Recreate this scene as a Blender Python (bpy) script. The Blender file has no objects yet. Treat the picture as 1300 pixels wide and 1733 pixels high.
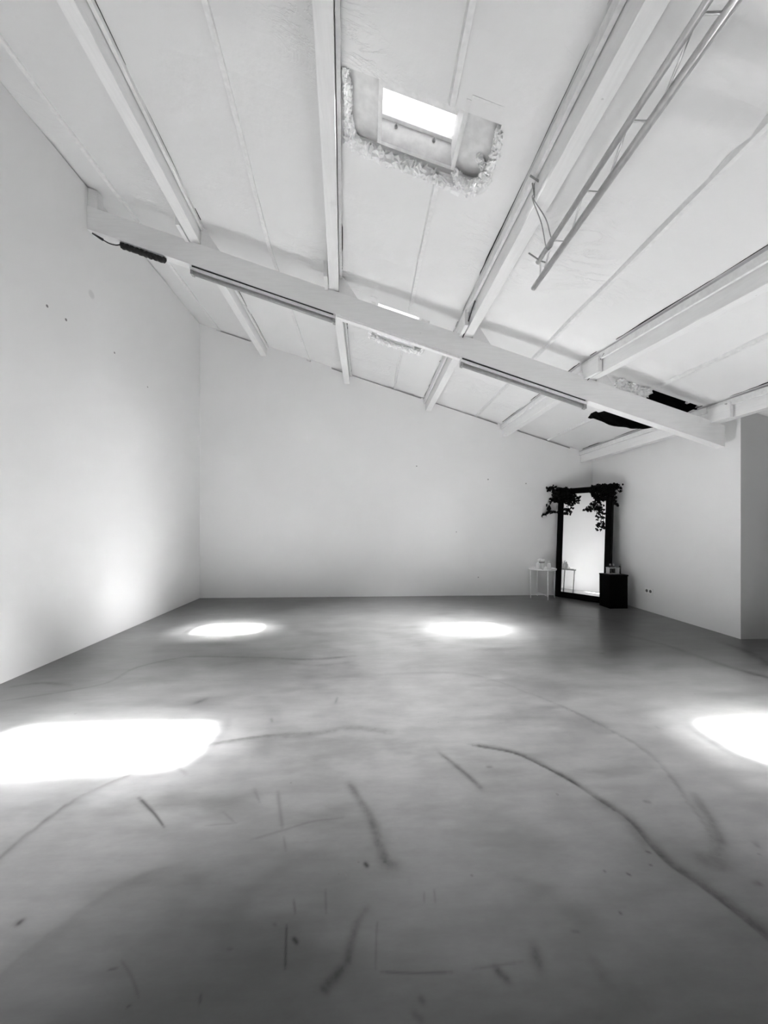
import bpy, bmesh, math, random
import numpy as np
from mathutils import Vector, Matrix
random.seed(7); np.random.seed(7)
S = bpy.context.scene
COL = S.collection

# ------------------------------------------------------------------ camera, world, light, exposure
cam_d = bpy.data.cameras.new('camera'); cam = bpy.data.objects.new('camera', cam_d); COL.objects.link(cam)
cam_d.sensor_fit = 'HORIZONTAL'; cam_d.sensor_width = 36.0; cam_d.lens = 36.0 * 620 / 1300
cam_d.shift_y = 24.4 / 1300; cam_d.clip_start = 0.02
cam.location = (0, 0, 1.25); cam.rotation_euler = (math.pi / 2, 0, -0.0481)
S.camera = cam
S.view_settings.view_transform = 'Standard'; S.view_settings.look = 'None'
S.view_settings.gamma = 1.0; S.view_settings.use_curve_mapping = False
S.view_settings.exposure = 0.0
S.cycles.max_bounces = 14; S.cycles.diffuse_bounces = 9; S.cycles.glossy_bounces = 4
S.cycles.sample_clamp_indirect = 0.0
S.cycles.use_denoising = True
S.cycles.use_guiding = True
W = bpy.data.worlds.new('world'); S.world = W; W.use_nodes = True
W.node_tree.nodes['Background'].inputs[0].default_value = (1, 1, 1, 1)
W.node_tree.nodes['Background'].inputs[1].default_value = 0.05
PANE = 2.4           # brightness of the milky skylight panes

def area(name, src, dst, sx, sy, power, spread):
    d = bpy.data.lights.new(name, 'AREA'); d.shape = 'RECTANGLE'; d.size = sx; d.size_y = sy
    d.energy = power; d.spread = math.radians(spread)
    o = bpy.data.objects.new(name, d); COL.objects.link(o)
    o.location = src
    z = (Vector(src) - Vector(dst)).normalized(); x = Vector((z.z, 0, -z.x)).normalized(); y = z.cross(x)
    o.rotation_euler = Matrix((x, y, z)).transposed().to_euler()
    return o
# area lamps added at the two skylights, aimed at the bright floor patches
POW = dict(beam=146, soft=48, side=40, near=46, far=70, streak=1.0)
for src, dst, sx, sy, k in (((0.30, 2.33, 3.62), (-1.56, 2.16, 0), 0.98, 0.32, 1.3), ((0.40, 2.33, 3.46), (2.58, 2.02, 0), 0.70, 0.30, 1.45),
                            ((0.34, 4.66, 3.62), (-1.67, 4.55, 0), 0.50, 0.26, 1.2), ((0.40, 4.62, 3.46), (1.27, 4.55, 0), 0.56, 0.10, 0.85), ((0.40, 4.46, 3.46), (1.27, 4.33, 0), 0.62, 0.10, 0.85)):
    area('patch_beam', src, dst, sx, sy, POW['beam'] * k, 4)                            # hard-edged core of the beam
    w = 0.5 if sy == 0.10 else 1.0
    area('patch_soft_beam', src, dst, sx, sy, POW['soft'] * w, 13)                      # its soft edge
    area('patch_halo_fill', src, dst, sx, sy, POW['side'] * w * (0.5 if dst[0] < -1.6 else 1.4 if dst[1] < 3 else 1), 42 if dst[1] < 3 else 34)                           # added fill for a wide halo around the patch
area('skylight_fill', (0.34, 2.33, 3.60), (0.5, 2.56, 0), 0.5, 0.3, POW['near'], 51)    # added soft fill straight down onto the middle floor
area('skylight_fill', (0.38, 4.66, 3.60), (0.5, 4.6, 0), 0.5, 0.4, POW['far'], 60)  # added soft fill under the second skylight
area('skylight_fill', (0.30, 4.66, 3.62), (-2.9, 4.60, 1.9), 0.4, 0.3, POW['streak'], 46)  # added lamp aimed at the left wall for its glow

# ------------------------------------------------------------------ room numbers (metres)
XL, XR, YB, YC, YR = -2.90, 4.146, 6.53, 3.867, -0.95
SL, Z0 = 0.3158, 3.875
def rz(x): return Z0 - SL * x                   # underside of the roof

# ------------------------------------------------------------------ helpers
def tag(o, label=None, cat=None, group=None, kind=None):
    if label: o['label'] = label
    if cat: o['category'] = cat
    if group: o['group'] = group
    if kind: o['kind'] = kind
    return o
def empty(name, loc, label, cat, group=None, rotz=0):
    o = bpy.data.objects.new(name, None); COL.objects.link(o); o.location = loc; o.rotation_euler = (0, 0, rotz)
    o.empty_display_size = 0.05
    return tag(o, label, cat, group)
def obj(name, bm, mat, parent=None, smooth=False, world=True):
    """links bm as ONE mesh object; bm is given in world space when world is True"""
    bmesh.ops.recalc_face_normals(bm, faces=bm.faces[:])
    me = bpy.data.meshes.new(name)
    if parent is not None and world:
        bpy.context.view_layer.update()
        bm.transform(parent_world(parent).inverted())
    bm.to_mesh(me); bm.free()
    if smooth:
        for p in me.polygons: p.use_smooth = True
    o = bpy.data.objects.new(name, me); COL.objects.link(o)
    me.materials.append(mat)
    if parent is not None: o.parent = parent
    return o
def parent_world(o):
    m = Matrix.LocRotScale(o.location, o.rotation_euler, o.scale)
    return parent_world(o.parent) @ m if o.parent else m
def prism8(bm, pts):
    """hexahedron from 8 points: bottom ring 4, top ring 4"""
    v = [bm.verts.new(p) for p in pts]
    for f in ((3, 2, 1, 0), (4, 5, 6, 7), (0, 1, 5, 4), (1, 2, 6, 5), (2, 3, 7, 6), (3, 0, 4, 7)):
        bm.faces.new([v[i] for i in f])
    return v
def box(bm, x0, x1, y0, y1, z0, z1):
    return prism8(bm, [(x0, y0, z0), (x1, y0, z0), (x1, y1, z0), (x0, y1, z0),
                       (x0, y0, z1), (x1, y0, z1), (x1, y1, z1), (x0, y1, z1)])
def bevel(bm, w=0.004, seg=2):
    bmesh.ops.bevel(bm, geom=[e for e in bm.edges], offset=w, segments=seg, affect='EDGES', profile=0.7)
    return bm
def tube(bm, pts, r, n=10, cap=True, jit=0.0):
    pts = [Vector(p) for p in pts]; rings = []
    rr = r if isinstance(r, (list, tuple)) else [r] * len(pts)
    up = None
    for i, p in enumerate(pts):
        t = (pts[min(i + 1, len(pts) - 1)] - pts[max(i - 1, 0)]).normalized()
        if up is None:
            up = t.orthogonal().normalized()
        up = (up - t * up.dot(t)).normalized(); b = t.cross(up)
        ring = []
        for k in range(n):
            a = 2 * math.pi * k / n
            q = rr[i] * (1 + random.uniform(-jit, jit))
            ring.append(bm.verts.new(p + (up * math.cos(a) + b * math.sin(a)) * q))
        rings.append(ring)
    for a, b in zip(rings, rings[1:]):
        for k in range(n):
            bm.faces.new((a[k], a[(k + 1) % n], b[(k + 1) % n], b[k]))
    if cap:
        bm.faces.new(rings[0][::-1]); bm.faces.new(rings[-1])
    return bm
def lathe(bm, prof, cx=0, cy=0, cz=0, n=24):
    rings = []
    for r, z in prof:
        if r < 1e-5: rings.append([bm.verts.new((cx, cy, cz + z))])
        else: rings.append([bm.verts.new((cx + r * math.cos(2 * math.pi * k / n), cy + r * math.sin(2 * math.pi * k / n), cz + z)) for k in range(n)])
    for a, b in zip(rings, rings[1:]):
        for k in range(n):
            k2 = (k + 1) % n
            if len(a) == 1 and len(b) > 1: bm.faces.new((a[0], b[k2], b[k]))
            elif len(b) == 1 and len(a) > 1: bm.faces.new((a[k], a[k2], b[0]))
            elif len(a) > 1: bm.faces.new((a[k], a[k2], b[k2], b[k]))
    return bm
def smoothpath(pts, n=8):
    """Catmull-Rom through pts"""
    P = [Vector(p) for p in pts]; out = []
    Q = [P[0] * 2 - P[1]] + P + [P[-1] * 2 - P[-2]]
    for i in range(1, len(Q) - 2):
        for k in range(n):
            t = k / n; a, b, c, d = Q[i - 1], Q[i], Q[i + 1], Q[i + 2]
            out.append(0.5 * ((2 * b) + (c - a) * t + (2 * a - 5 * b + 4 * c - d) * t * t + (3 * b - a - 3 * c + d) * t ** 3))
    out.append(P[-1]); return out

# ------------------------------------------------------------------ materials
class M:
    def __init__(s, name):
        s.m = bpy.data.materials.new(name); s.m.use_nodes = True
        s.t = s.m.node_tree; s.b = s.t.nodes['Principled BSDF']
    def n(s, kind, **kw):
        x = s.t.nodes.new('ShaderNode' + kind)
        for k, v in kw.items(): setattr(x, k, v)
        return x
    def l(s, a, b): s.t.links.new(a, b)
    def math(s, op, a, b=None, c=None, clamp=False):
        x = s.n('Math', operation=op); x.use_clamp = clamp
        for i, v in enumerate((a, b, c)):
            if v is None: continue
            if isinstance(v, (int, float)): x.inputs[i].default_value = v
            else: s.l(v, x.inputs[i])
        return x.outputs[0]
    def pos(s): return s.n('NewGeometry').outputs['Position']
    def noise(s, scale, detail=3, rough=0.5, vec=None, stretch=None, dist=0.0):
        x = s.n('TexNoise'); x.inputs['Scale'].default_value = scale; x.inputs['Detail'].default_value = detail
        x.inputs['Roughness'].default_value = rough; x.inputs['Distortion'].default_value = dist
        v = vec or s.pos()
        if stretch:
            mp = s.n('Mapping'); mp.inputs['Scale'].default_value = stretch; s.l(v, mp.inputs['Vector']); v = mp.outputs[0]
        s.l(v, x.inputs['Vector']); return x.outputs[0]
    def ramp(s, fac, a, b, lo=0.3, hi=0.7):
        r = s.n('MapRange'); r.inputs['From Min'].default_value = lo; r.inputs['From Max'].default_value = hi
        r.inputs['To Min'].default_value = a; r.inputs['To Max'].default_value = b
        s.l(fac, r.inputs['Value']); return r.outputs[0]
    def grey(s, v):
        c = s.n('CombineColor')
        for i in range(3): s.l(v, c.inputs[i])
        s.l(c.outputs[0], s.b.inputs['Base Color']); return s
    def bump(s, h, strength=0.3, dist=0.01):
        b = s.n('Bump'); b.inputs['Strength'].default_value = strength; b.inputs['Distance'].default_value = dist
        s.l(h, b.inputs['Height']); s.l(b.outputs[0], s.b.inputs['Normal']); return s
    def set(s, **kw):
        for k, v in kw.items(): s.b.inputs[k.replace('_', ' ')].default_value = v
        return s
def flat(name, g, rough=0.5, metal=0.0, var=0.06, scale=30, bump=0.0):
    m = M(name).set(Roughness=rough, Metallic=metal)
    nz = m.noise(scale, 3)
    m.grey(m.ramp(nz, g * (1 - var), min(1, g * (1 + var))))
    if bump: m.bump(nz, bump, 0.004)
    return m.m

# painted plaster wall with a few small marks
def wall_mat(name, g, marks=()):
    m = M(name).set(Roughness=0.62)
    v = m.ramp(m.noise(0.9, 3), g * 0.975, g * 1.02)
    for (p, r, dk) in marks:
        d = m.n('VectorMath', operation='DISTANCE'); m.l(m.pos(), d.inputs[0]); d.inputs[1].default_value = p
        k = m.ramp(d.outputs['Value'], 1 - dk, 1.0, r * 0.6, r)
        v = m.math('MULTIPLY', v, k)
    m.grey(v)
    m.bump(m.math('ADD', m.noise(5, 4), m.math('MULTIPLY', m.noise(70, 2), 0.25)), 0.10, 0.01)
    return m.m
M_WALL_L = wall_mat('white_wall_paint_marked', 0.80, [((XL, 3.475, 3.254), 0.016, .75), ((XL, 3.685, 3.248), 0.016, .75),
            ((XL, 4.367, 3.252), 0.014, .7), ((XL, 5.007, 3.10), 0.013, .6), ((XL, 4.013, 3.70), 0.05, .16)])
M_WALL = wall_mat('white_wall_paint', 0.86, [((0.9, YB, 2.33), 0.014, .6), ((2.2, YB, 2.1), 0.015, .6), ((2.9, YB, 2.03), 0.014, .6),
            ((1.62, YB, 1.15), 0.012, .5), ((2.02, YB, 0.33), 0.012, .6)])
M_WALL_SHADE = wall_mat('white_wall_paint_shaded', 0.66)  # darker copy of the white wall paint, shade put into its colour
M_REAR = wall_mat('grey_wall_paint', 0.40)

# painted insulation sheet of the roof: creases and wavy lapped seams
m = M('painted_roof_sheet').set(Roughness=0.5)
p = m.pos(); sp = m.n('SeparateXYZ'); m.l(p, sp.inputs[0])
X_, Y_ = sp.outputs[0], sp.outputs[1]
wob = m.math('MULTIPLY', m.math('SUBTRACT', m.noise(1.6, 3), 0.5), 0.45)
saw = m.math('FRACT', m.math('DIVIDE', m.math('ADD', m.math('ADD', Y_, wob), m.math('MULTIPLY', m.math('FLOOR', m.math('DIVIDE', m.math('ADD', X_, 10.33), 1.45)), 0.37)), 1.45))
lip = m.ramp(saw, 1.0, 0.0, 0.0, 0.18)
cre = m.noise(2.2, 5, 0.62, stretch=(1.0, 2.2, 1.0), dist=1.4)
rid = m.math('ABSOLUTE', m.math('SUBTRACT', cre, 0.5))
rid = m.ramp(rid, 1.0, 0.0, 0.0, 0.05)
msk = m.ramp(m.noise(0.8, 2), 0.0, 1.0, 0.52, 0.68)
h = m.math('ADD', m.math('MULTIPLY', lip, 0.8), m.math('ADD', m.math('MULTIPLY', m.math('MULTIPLY', rid, msk), 0.28), m.math('MULTIPLY', m.noise(9, 4), 0.35)))
m.grey(m.ramp(m.noise(0.7, 3), 0.79, 0.83)).bump(h, 0.6, 0.025)
M_ROOF = m.m

def wood_paint(name, g, stretch):
    m = M(name).set(Roughness=0.48)
    gr = m.noise(9, 4, 0.6, stretch=stretch)
    blot = m.noise(3.0, 4, 0.6)
    v = m.math('MULTIPLY', m.ramp(gr, g * 0.96, g * 1.02), m.ramp(blot, 0.9, 1.0, 0.25, 0.36))
    spk = m.ramp(m.noise(11, 2, 0.4), 1.0, 0.45, 0.79, 0.82)
    m.grey(m.math('MULTIPLY', v, spk)).bump(gr, 0.25, 0.006)
    return m.m
M_JOIST = wood_paint('white_painted_joist', 0.85, (6, 0.5, 6))
M_BEAM = wood_paint('white_painted_beam', 0.92, (0.5, 6, 6))
M_TRIM = flat('white_painted_trim', 0.8, 0.5)
M_FOIL = flat('crumpled_white_foil', 0.92, 0.45, 0.0, 0.05, 40, 0.5)
M_HATCH = flat('grey_hatch_board', 0.7, 0.5, 0, 0.12, 14, 0.1)
M_DARK = flat('gap_shadow', 0.02, 0.9)
M_BLACK = flat('black_satin_paint', 0.002, 0.5, 0, 0.1)
M_BLACK.node_tree.nodes['Principled BSDF'].inputs['Specular IOR Level'].default_value = 0.04
M_CLOTH = flat('black_cloth', 0.004, 0.95, 0, 0.2, 60, 0.3)
M_CLOTH.node_tree.nodes['Principled BSDF'].inputs['Specular IOR Level'].default_value = 0.1
M_RUBBER = flat('black_rubber', 0.006, 0.5)
M_LEAF = flat('dark_ivy_leaf', 0.004, 0.55, 0, 0.35, 50)
M_LEAF.node_tree.nodes['Principled BSDF'].inputs['Specular IOR Level'].default_value = 0.05
M_STEEL = flat('dull_aluminium', 0.66, 0.33, 0.85, 0.1, 25, 0.05)
M_LAMP = flat('lamp_housing_white', 0.75, 0.4)
M_LENS = flat('grey_lamp_cover', 0.36, 0.3, 0, 0.1)
M_TABLE = flat('white_powder_coat', 0.92, 0.4)
M_PLASTIC = flat('white_plastic', 0.92, 0.35)
M_HOLE = flat('socket_recess', 0.16, 0.6)
M_ROPE = flat('grey_rope', 0.35, 0.9, 0, 0.2, 200, 0.4)
M_GLASSY = flat('frosted_bottle', 0.82, 0.25, 0, 0.05)
M_DKGLASS = flat('dark_bottle', 0.03, 0.2, 0, 0.1)
M_GREY = flat('grey_plastic', 0.30, 0.4)
m = M('clear_glass').set(Roughness=0.05); m.b.inputs['Base Color'].default_value = (.9, .9, .9, 1)
m.b.inputs['Transmission Weight'].default_value = 0.85; m.b.inputs['IOR'].default_value = 1.3
M_GLASS = m.m
m = M('mirror_silver').set(Roughness=0.01, Metallic=1.0)
m.grey(m.ramp(m.noise(2, 2), 0.93, 0.95)); M_MIRROR = m.m
m = M('milky_skylight_pane')
e = m.n('Emission'); nz = m.noise(6, 3); m.l(m.ramp(nz, PANE * .9, PANE * 1.1), e.inputs['Strength'])
m.l(e.outputs[0], m.t.nodes['Material Output'].inputs['Surface']); M_PANE = m.m

# polished concrete floor: cloudy trowel marks + worn-in stains (attribute "stain", "scuff")
m = M('polished_concrete').set(Specular_IOR_Level=0.5)
at = m.n('Attribute'); at.attribute_name = 'stain'
at2 = m.n('Attribute'); at2.attribute_name = 'scuff'
big = m.noise(0.75, 5, 0.55, dist=0.3)
mid = m.noise(2.6, 5, 0.55, dist=0.15, stretch=(1, 1.6, 1))
fine = m.noise(28, 4, 0.6)
v = m.math('MULTIPLY', m.ramp(big, 0.085, 0.12), m.ramp(mid, 0.86, 1.09))
v = m.math('MULTIPLY', v, m.ramp(fine, 0.98, 1.02))
brk = m.math('MULTIPLY', m.ramp(m.noise(7, 5, 0.65), 0.5, 1.0, 0.38, 0.56), m.ramp(m.noise(30, 4, 0.65), 0.7, 1.1, 0.35, 0.6))
streak = m.noise(5, 6, 0.68, stretch=(0.6, 2.2, 1))
v = m.math('MULTIPLY', v, m.ramp(streak, 0.82, 1.14))
smear = m.ramp(m.noise(1.5, 4, 0.6, stretch=(0.8, 1.8, 1)), 0.80, 1.0, 0.36, 0.47)
v = m.math('MULTIPLY', v, smear)
v = m.math('MULTIPLY', v, m.math('SUBTRACT', 1.0, m.math('MULTIPLY', m.math('MULTIPLY', at.outputs['Fac'], 1.9), brk)))
v = m.math('MULTIPLY', v, m.math('SUBTRACT', 1.0, at2.outputs['Fac']))
spk = m.ramp(m.noise(23, 1, 0.3), 1.0, 0.7, 0.80, 0.83)
m.grey(m.math('MULTIPLY', v, spk))
m.b.inputs['Roughness'].default_value = 0.30
m.bump(m.math('ADD', mid, m.math('MULTIPLY', fine, 0.2)), 0.05, 0.01)
M_FLOOR = m.m

# ------------------------------------------------------------------ floor
def floor():
    xs = np.concatenate([[-3.05], np.arange(XL, -1.1, 0.0155), np.arange(-1.1, 1.25, 0.0042), np.arange(1.25, XR + 0.01, 0.0155), np.arange(4.4, 6.2, 0.25)])
    ys = np.concatenate([np.arange(YR - 0.15, 0.6, 0.25), np.arange(0.62, 1.75, 0.0042), np.arange(1.75, 3.2, 0.0125), np.arange(3.2, YB + 0.02, 0.02), [YB + 0.15]])
    Xg, Yg = np.meshgrid(xs, ys)
    st = np.zeros_like(Xg); sc = np.zeros_like(Xg)
    def stroke(arr, pts, w0, w1, k, edge=0.0):
        """soft worn line along pts (floor metres); edge>0 makes one flank sharper"""
        P = np.array([[q.x, q.y] for q in smoothpath([(a, b, 0) for a, b in pts], 6)])
        L = len(P) - 1
        for i in range(L):
            a, b = P[i], P[i + 1]; w = w0 + (w1 - w0) * i / L
            lo = np.minimum(a, b) - 4 * w; hi = np.maximum(a, b) + 4 * w
            ix = slice(*np.searchsorted(xs, (lo[0], hi[0]))); iy = slice(*np.searchsorted(ys, (lo[1], hi[1])))
            if ix.start == ix.stop or iy.start == iy.stop: continue
            gx, gy = Xg[iy, ix], Yg[iy, ix]
            d = b - a; t = np.clip(((gx - a[0]) * d[0] + (gy - a[1]) * d[1]) / max(1e-9, d @ d), 0, 1)
            px, py = gx - a[0] - t * d[0], gy - a[1] - t * d[1]
            dist = np.hypot(px, py)
            if edge:
                sgn = np.sign(d[0] * py - d[1] * px)
                ww = np.where(sgn * edge > 0, w * 0.35, w * 1.6)
            else: ww = w
            f = 1.0 if 0 < i < L - 1 else 0.6
            arr[iy, ix] = np.maximum(arr[iy, ix], f * k * np.exp(-(dist / ww) ** 2))
    for arr, pts, w0, w1, k, e in FLOOR_MARKS:
        stroke(st if arr == 's' else sc, pts, w0, w1, k, e)
    nx, ny = len(xs), len(ys)
    co = np.stack([Xg, Yg, np.zeros_like(Xg)], -1).reshape(-1, 3)
    idx = np.arange(nx * ny).reshape(ny, nx)
    quads = np.stack([idx[:-1, :-1], idx[:-1, 1:], idx[1:, 1:], idx[1:, :-1]], -1).reshape(-1, 4)
    me = bpy.data.meshes.new('floor')
    me.vertices.add(len(co)); me.vertices.foreach_set('co', co.astype(np.float32).ravel())
    me.loops.add(quads.size); me.loops.foreach_set('vertex_index', quads.astype(np.int32).ravel())
    me.polygons.add(len(quads)); me.polygons.foreach_set('loop_start', np.arange(0, quads.size, 4, dtype=np.int32))
    me.update(calc_edges=True)
    for nme, arr in (('stain', st), ('scuff', sc)):
        a = me.attributes.new(nme, 'FLOAT', 'POINT'); a.data.foreach_set('value', np.clip(arr, 0, 1).astype(np.float32).ravel())
    me.materials.append(M_FLOOR)
    o = bpy.data.objects.new('floor', me); COL.objects.link(o)
    tag(o, 'polished grey concrete floor with curved trowel stains and scuffs', 'floor', kind='structure')
FLOOR_MARKS = [  # kind, centre line on the floor (metres), half width start, end, strength, sharper flank
    ('s', [(0.605, 2.062), (0.812, 1.981), (0.92, 1.862), (1.006, 1.739), (1.056, 1.632), (1.111, 1.517), (1.111, 1.386), (1.12, 1.298), (1.157, 1.229), (1.192, 1.138), (1.214, 1.051), (1.224, 0.998)], 0.0168, 0.0221, 0.42, -1),
    ('s', [(1.056, 1.632), (1.105, 1.508), (1.096, 1.381)], 0.0380, 0.0323, 0.18, 0),
    ('s', [(1.23, 2.672), (1.373, 2.444), (1.487, 2.183), (1.547, 1.972), (1.519, 1.778), (1.45, 1.584), (1.41, 1.456), (1.34, 1.336)], 0.0132, 0.0113, 0.20, -1),
    ('s', [(0.099, 3.085), (0.504, 3.116), (0.851, 3.074), (1.087, 2.886), (1.23, 2.672)], 0.0149, 0.0132, 0.14, 1),
    ('s', [(1.526, 1.635), (1.463, 1.484), (1.385, 1.373), (1.285, 1.297)], 0.0220, 0.0350, 0.26, 0),
    ('s', [(1.257, 1.322), (1.315, 1.288)], 0.0356, 0.0392, 0.20, 0),
    ('s', [(-1.378, 1.383), (-1.385, 1.454), (-1.374, 1.59), (-1.32, 1.772), (-1.135, 1.961), (-0.968, 2.121), (-0.7, 2.206), (-0.36, 2.253)], 0.0090, 0.0180, 0.28, 1),
    ('s', [(-0.529, 2.217), (-0.287, 2.236), (-0.074, 2.278), (0.143, 2.216)], 0.0388, 0.0358, 0.22, 0),
    ('s', [(-2.615, 2.746), (-2.436, 2.82), (-2.157, 2.955), (-2.057, 3.071), (-2.037, 3.343), (-1.792, 3.564), (-1.589, 3.602), (-0.957, 3.54), (-0.556, 3.474), (-0.115, 3.547)], 0.0106, 0.0228, 0.32, 0),
    ('s', [(-2.764, 2.995), (-2.591, 3.052), (-2.321, 2.995)], 0.0231, 0.0186, 0.35, 0),
    ('s', [(-0.818, 3.426), (-0.479, 3.323), (-0.11, 3.392)], 0.0382, 0.0273, 0.20, 0),
    ('s', [(-1.02, 1.071), (-0.956, 1.189), (-0.834, 1.335), (-0.603, 1.417)], 0.0362, 0.0358, 0.10, 1),
    ('s', [(-0.087, 1.792), (-0.027, 1.673), (0.025, 1.553), (0.051, 1.437), (0.077, 1.364), (0.113, 1.344)], 0.0173, 0.0261, 0.30, 0),
    ('s', [(0.406, 2.001), (0.463, 1.898), (0.523, 1.783), (0.548, 1.721)], 0.0163, 0.0169, 0.30, 0),
    ('s', [(0.004, 1.204), (-0.028, 1.161), (-0.045, 1.112), (-0.059, 1.053), (-0.112, 1.001)], 0.0116, 0.0160, 0.34, 0),
    ('s', [(0.498, 1.063), (0.486, 1.012)], 0.0175, 0.0200, 0.30, 0),
    ('s', [(0.65, 1.033), (0.661, 0.971)], 0.0171, 0.0258, 0.22, 0),
    ('s', [(0.366, 1.018), (0.389, 0.99)], 0.0117, 0.0114, 0.35, 0),
    ('s', [(2.983, 4.071), (3.135, 3.746), (3.19, 3.388), (3.237, 3.089), (3.324, 2.835)], 0.0407, 0.0386, 0.30, 0),
    ('s', [(3.831, 3.752), (3.79, 3.442), (3.602, 3.072)], 0.0507, 0.0523, 0.45, 0),
    ('s', [(2.595, 5.079), (3.138, 4.851), (3.326, 4.539)], 0.0335, 0.0379, 0.28, 0),
    ('s', [(0.743, 5.75), (1.768, 5.414), (2.312, 5.024)], 0.0280, 0.0331, 0.14, 0),
    ('s', [(0.586, 0.931), (0.75, 0.935)], 0.0309, 0.0313, 0.10, 0),
    ('s', [(-0.428, 1.085), (-0.39, 1.293), (-0.137, 1.42), (0.182, 1.404), (0.508, 1.293), (0.709, 1.125)], 0.0309, 0.0336, 0.08, 0),
    ('s', [(-1.211, 2.652), (-1.159, 2.721)], 0.0209, 0.0215, 0.35, 0),
    ('c', [(-1.047, 1.74), (-0.918, 1.637), (-0.839, 1.564)], 0.0090, 0.0036, 0.70, 0),
    ('c', [(-0.25, 1.163), (-0.24, 1.106), (-0.229, 1.047)], 0.0036, 0.0036, 0.75, 0),
    ('c', [(-0.243, 1.239), (-0.229, 1.195)], 0.0036, 0.0036, 0.50, 0),
    ('c', [(-0.417, 1.748), (-0.381, 1.638), (-0.347, 1.535)], 0.0090, 0.0073, 0.30, 0),
    ('c', [(-0.333, 1.494), (-0.31, 1.428)], 0.0048, 0.0046, 0.30, 0),
    ('c', [(-0.46, 1.486), (-0.34, 1.526), (-0.226, 1.565), (-0.102, 1.578)], 0.0071, 0.0051, 0.26, 0),
    ('c', [(-0.671, 1.565), (-0.547, 1.572)], 0.0049, 0.0050, 0.25, 0),
    ('c', [(-0.626, 1.636), (-0.552, 1.572)], 0.0052, 0.0050, 0.25, 0),
    ('c', [(-0.706, 1.091), (-0.653, 1.051), (-0.602, 1.002)], 0.0036, 0.0036, 0.35, 0),
    ('c', [(-0.726, 1.069), (-0.704, 1.072)], 0.0036, 0.0036, 0.50, 0),
    ('c', [(-0.442, 1.002), (-0.436, 0.982)], 0.0040, 0.0039, 0.50, 0),
    ('c', [(0.041, 1.027), (0.132, 1.02), (0.24, 1.017)], 0.0036, 0.0036, 0.50, 0),
    ('c', [(0.3, 1.021), (0.449, 1.032)], 0.0036, 0.0036, 0.30, 0),
    ('c', [(0.035, 1.158), (0.031, 1.124), (0.026, 1.035)], 0.0036, 0.0036, 0.30, 0),
    ('c', [(-0.141, 1.27), (-0.13, 1.192)], 0.0045, 0.0042, 0.35, 0),
    ('c', [(-0.535, 1.773), (-0.482, 1.684)], 0.0090, 0.0040, 0.30, 0),
    ('c', [(0.197, 1.244), (0.192, 1.209)], 0.0036, 0.0036, 0.35, 0),
    ('c', [(0.233, 1.252), (0.229, 1.207)], 0.0036, 0.0036, 0.35, 0),
    ('c', [(-0.005, 1.361), (0.004, 1.349)], 0.0079, 0.0078, 0.97, 0),
    ('c', [(-0.221, 1.124), (-0.207, 1.11)], 0.0061, 0.0060, 0.97, 0),
    ('c', [(-1.093, 1.207), (-1.092, 1.214)], 0.0090, 0.0090, 0.80, 0),
    ('c', [(0.938, 1.276), (0.945, 1.269)], 0.0043, 0.0042, 0.85, 0),
    ('c', [(1.075, 1.359), (1.087, 1.353)], 0.0045, 0.0045, 0.80, 0),
    ('c', [(1.045, 1.304), (1.052, 1.303)], 0.0044, 0.0044, 0.70, 0),
    ('c', [(0.863, 1.289), (0.863, 1.287)], 0.0043, 0.0043, 0.70, 0),
    ('c', [(0.82, 1.147), (0.821, 1.145)], 0.0046, 0.0046, 0.75, 0),
    ('c', [(1.368, 1.219), (1.368, 1.216)], 0.0090, 0.0090, 0.80, 0),
    ('c', [(1.269, 1.607), (1.277, 1.6)], 0.0090, 0.0090, 0.60, 0),
    ('c', [(1.086, 1.567), (1.092, 1.56)], 0.0052, 0.0052, 0.60, 0),
    ('c', [(0.634, 1.102), (0.655, 1.099)], 0.0055, 0.0055, 0.35, 0),
    ('c', [(0.376, 1.297), (0.378, 1.294)], 0.0038, 0.0038, 0.60, 0),
    ('c', [(-0.621, 0.984), (-0.616, 0.986)], 0.0038, 0.0039, 0.50, 0),
    ('c', [(-0.411, 1.105), (-0.398, 1.103)], 0.0044, 0.0044, 0.35, 0),
    ('c', [(-0.292, 1.168), (-0.283, 1.163)], 0.0046, 0.0046, 0.40, 0),
    ('c', [(0.144, 0.964), (0.149, 0.958)], 0.0094, 0.0093, 0.45, 0),
    ('c', [(0.121, 0.936), (0.141, 0.92)], 0.0091, 0.0090, 0.40, 0),
    ('c', [(2.268, 3.515), (2.344, 3.494)], 0.0090, 0.0090, 0.60, 0),
    ('c', [(-0.218, 2.605), (-0.212, 2.694)], 0.0090, 0.0090, 0.40, 0),
    ('c', [(0.628, 1.876), (0.65, 1.875)], 0.0090, 0.0090, 0.55, 0),
    ('c', [(-0.619, 2.416), (-0.6, 2.372)], 0.0090, 0.0090, 0.40, 0),
    ('c', [(-1.28, 2.001), (-1.219, 1.932)], 0.0090, 0.0090, 0.35, 0),
    ('c', [(-1.427, 2.083), (-1.363, 2.034)], 0.0090, 0.0090, 0.30, 0),
    ('c', [(-0.982, 1.953), (-0.906, 1.895)], 0.0090, 0.0090, 0.35, 0),
    ('c', [(0.066, 1.363), (0.07, 1.362)], 0.0053, 0.0053, 0.60, 0),
    ('c', [(1.804, 2.201), (1.819, 2.174)], 0.0090, 0.0090, 0.35, 0),
    ('c', [(-0.103, 0.988), (-0.12, 0.999)], 0.0079, 0.0048, 0.40, 0),
    ('c', [(1.538, 1.379), (1.526, 1.355)], 0.0090, 0.0090, 0.40, 0),
]
floor()

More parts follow.
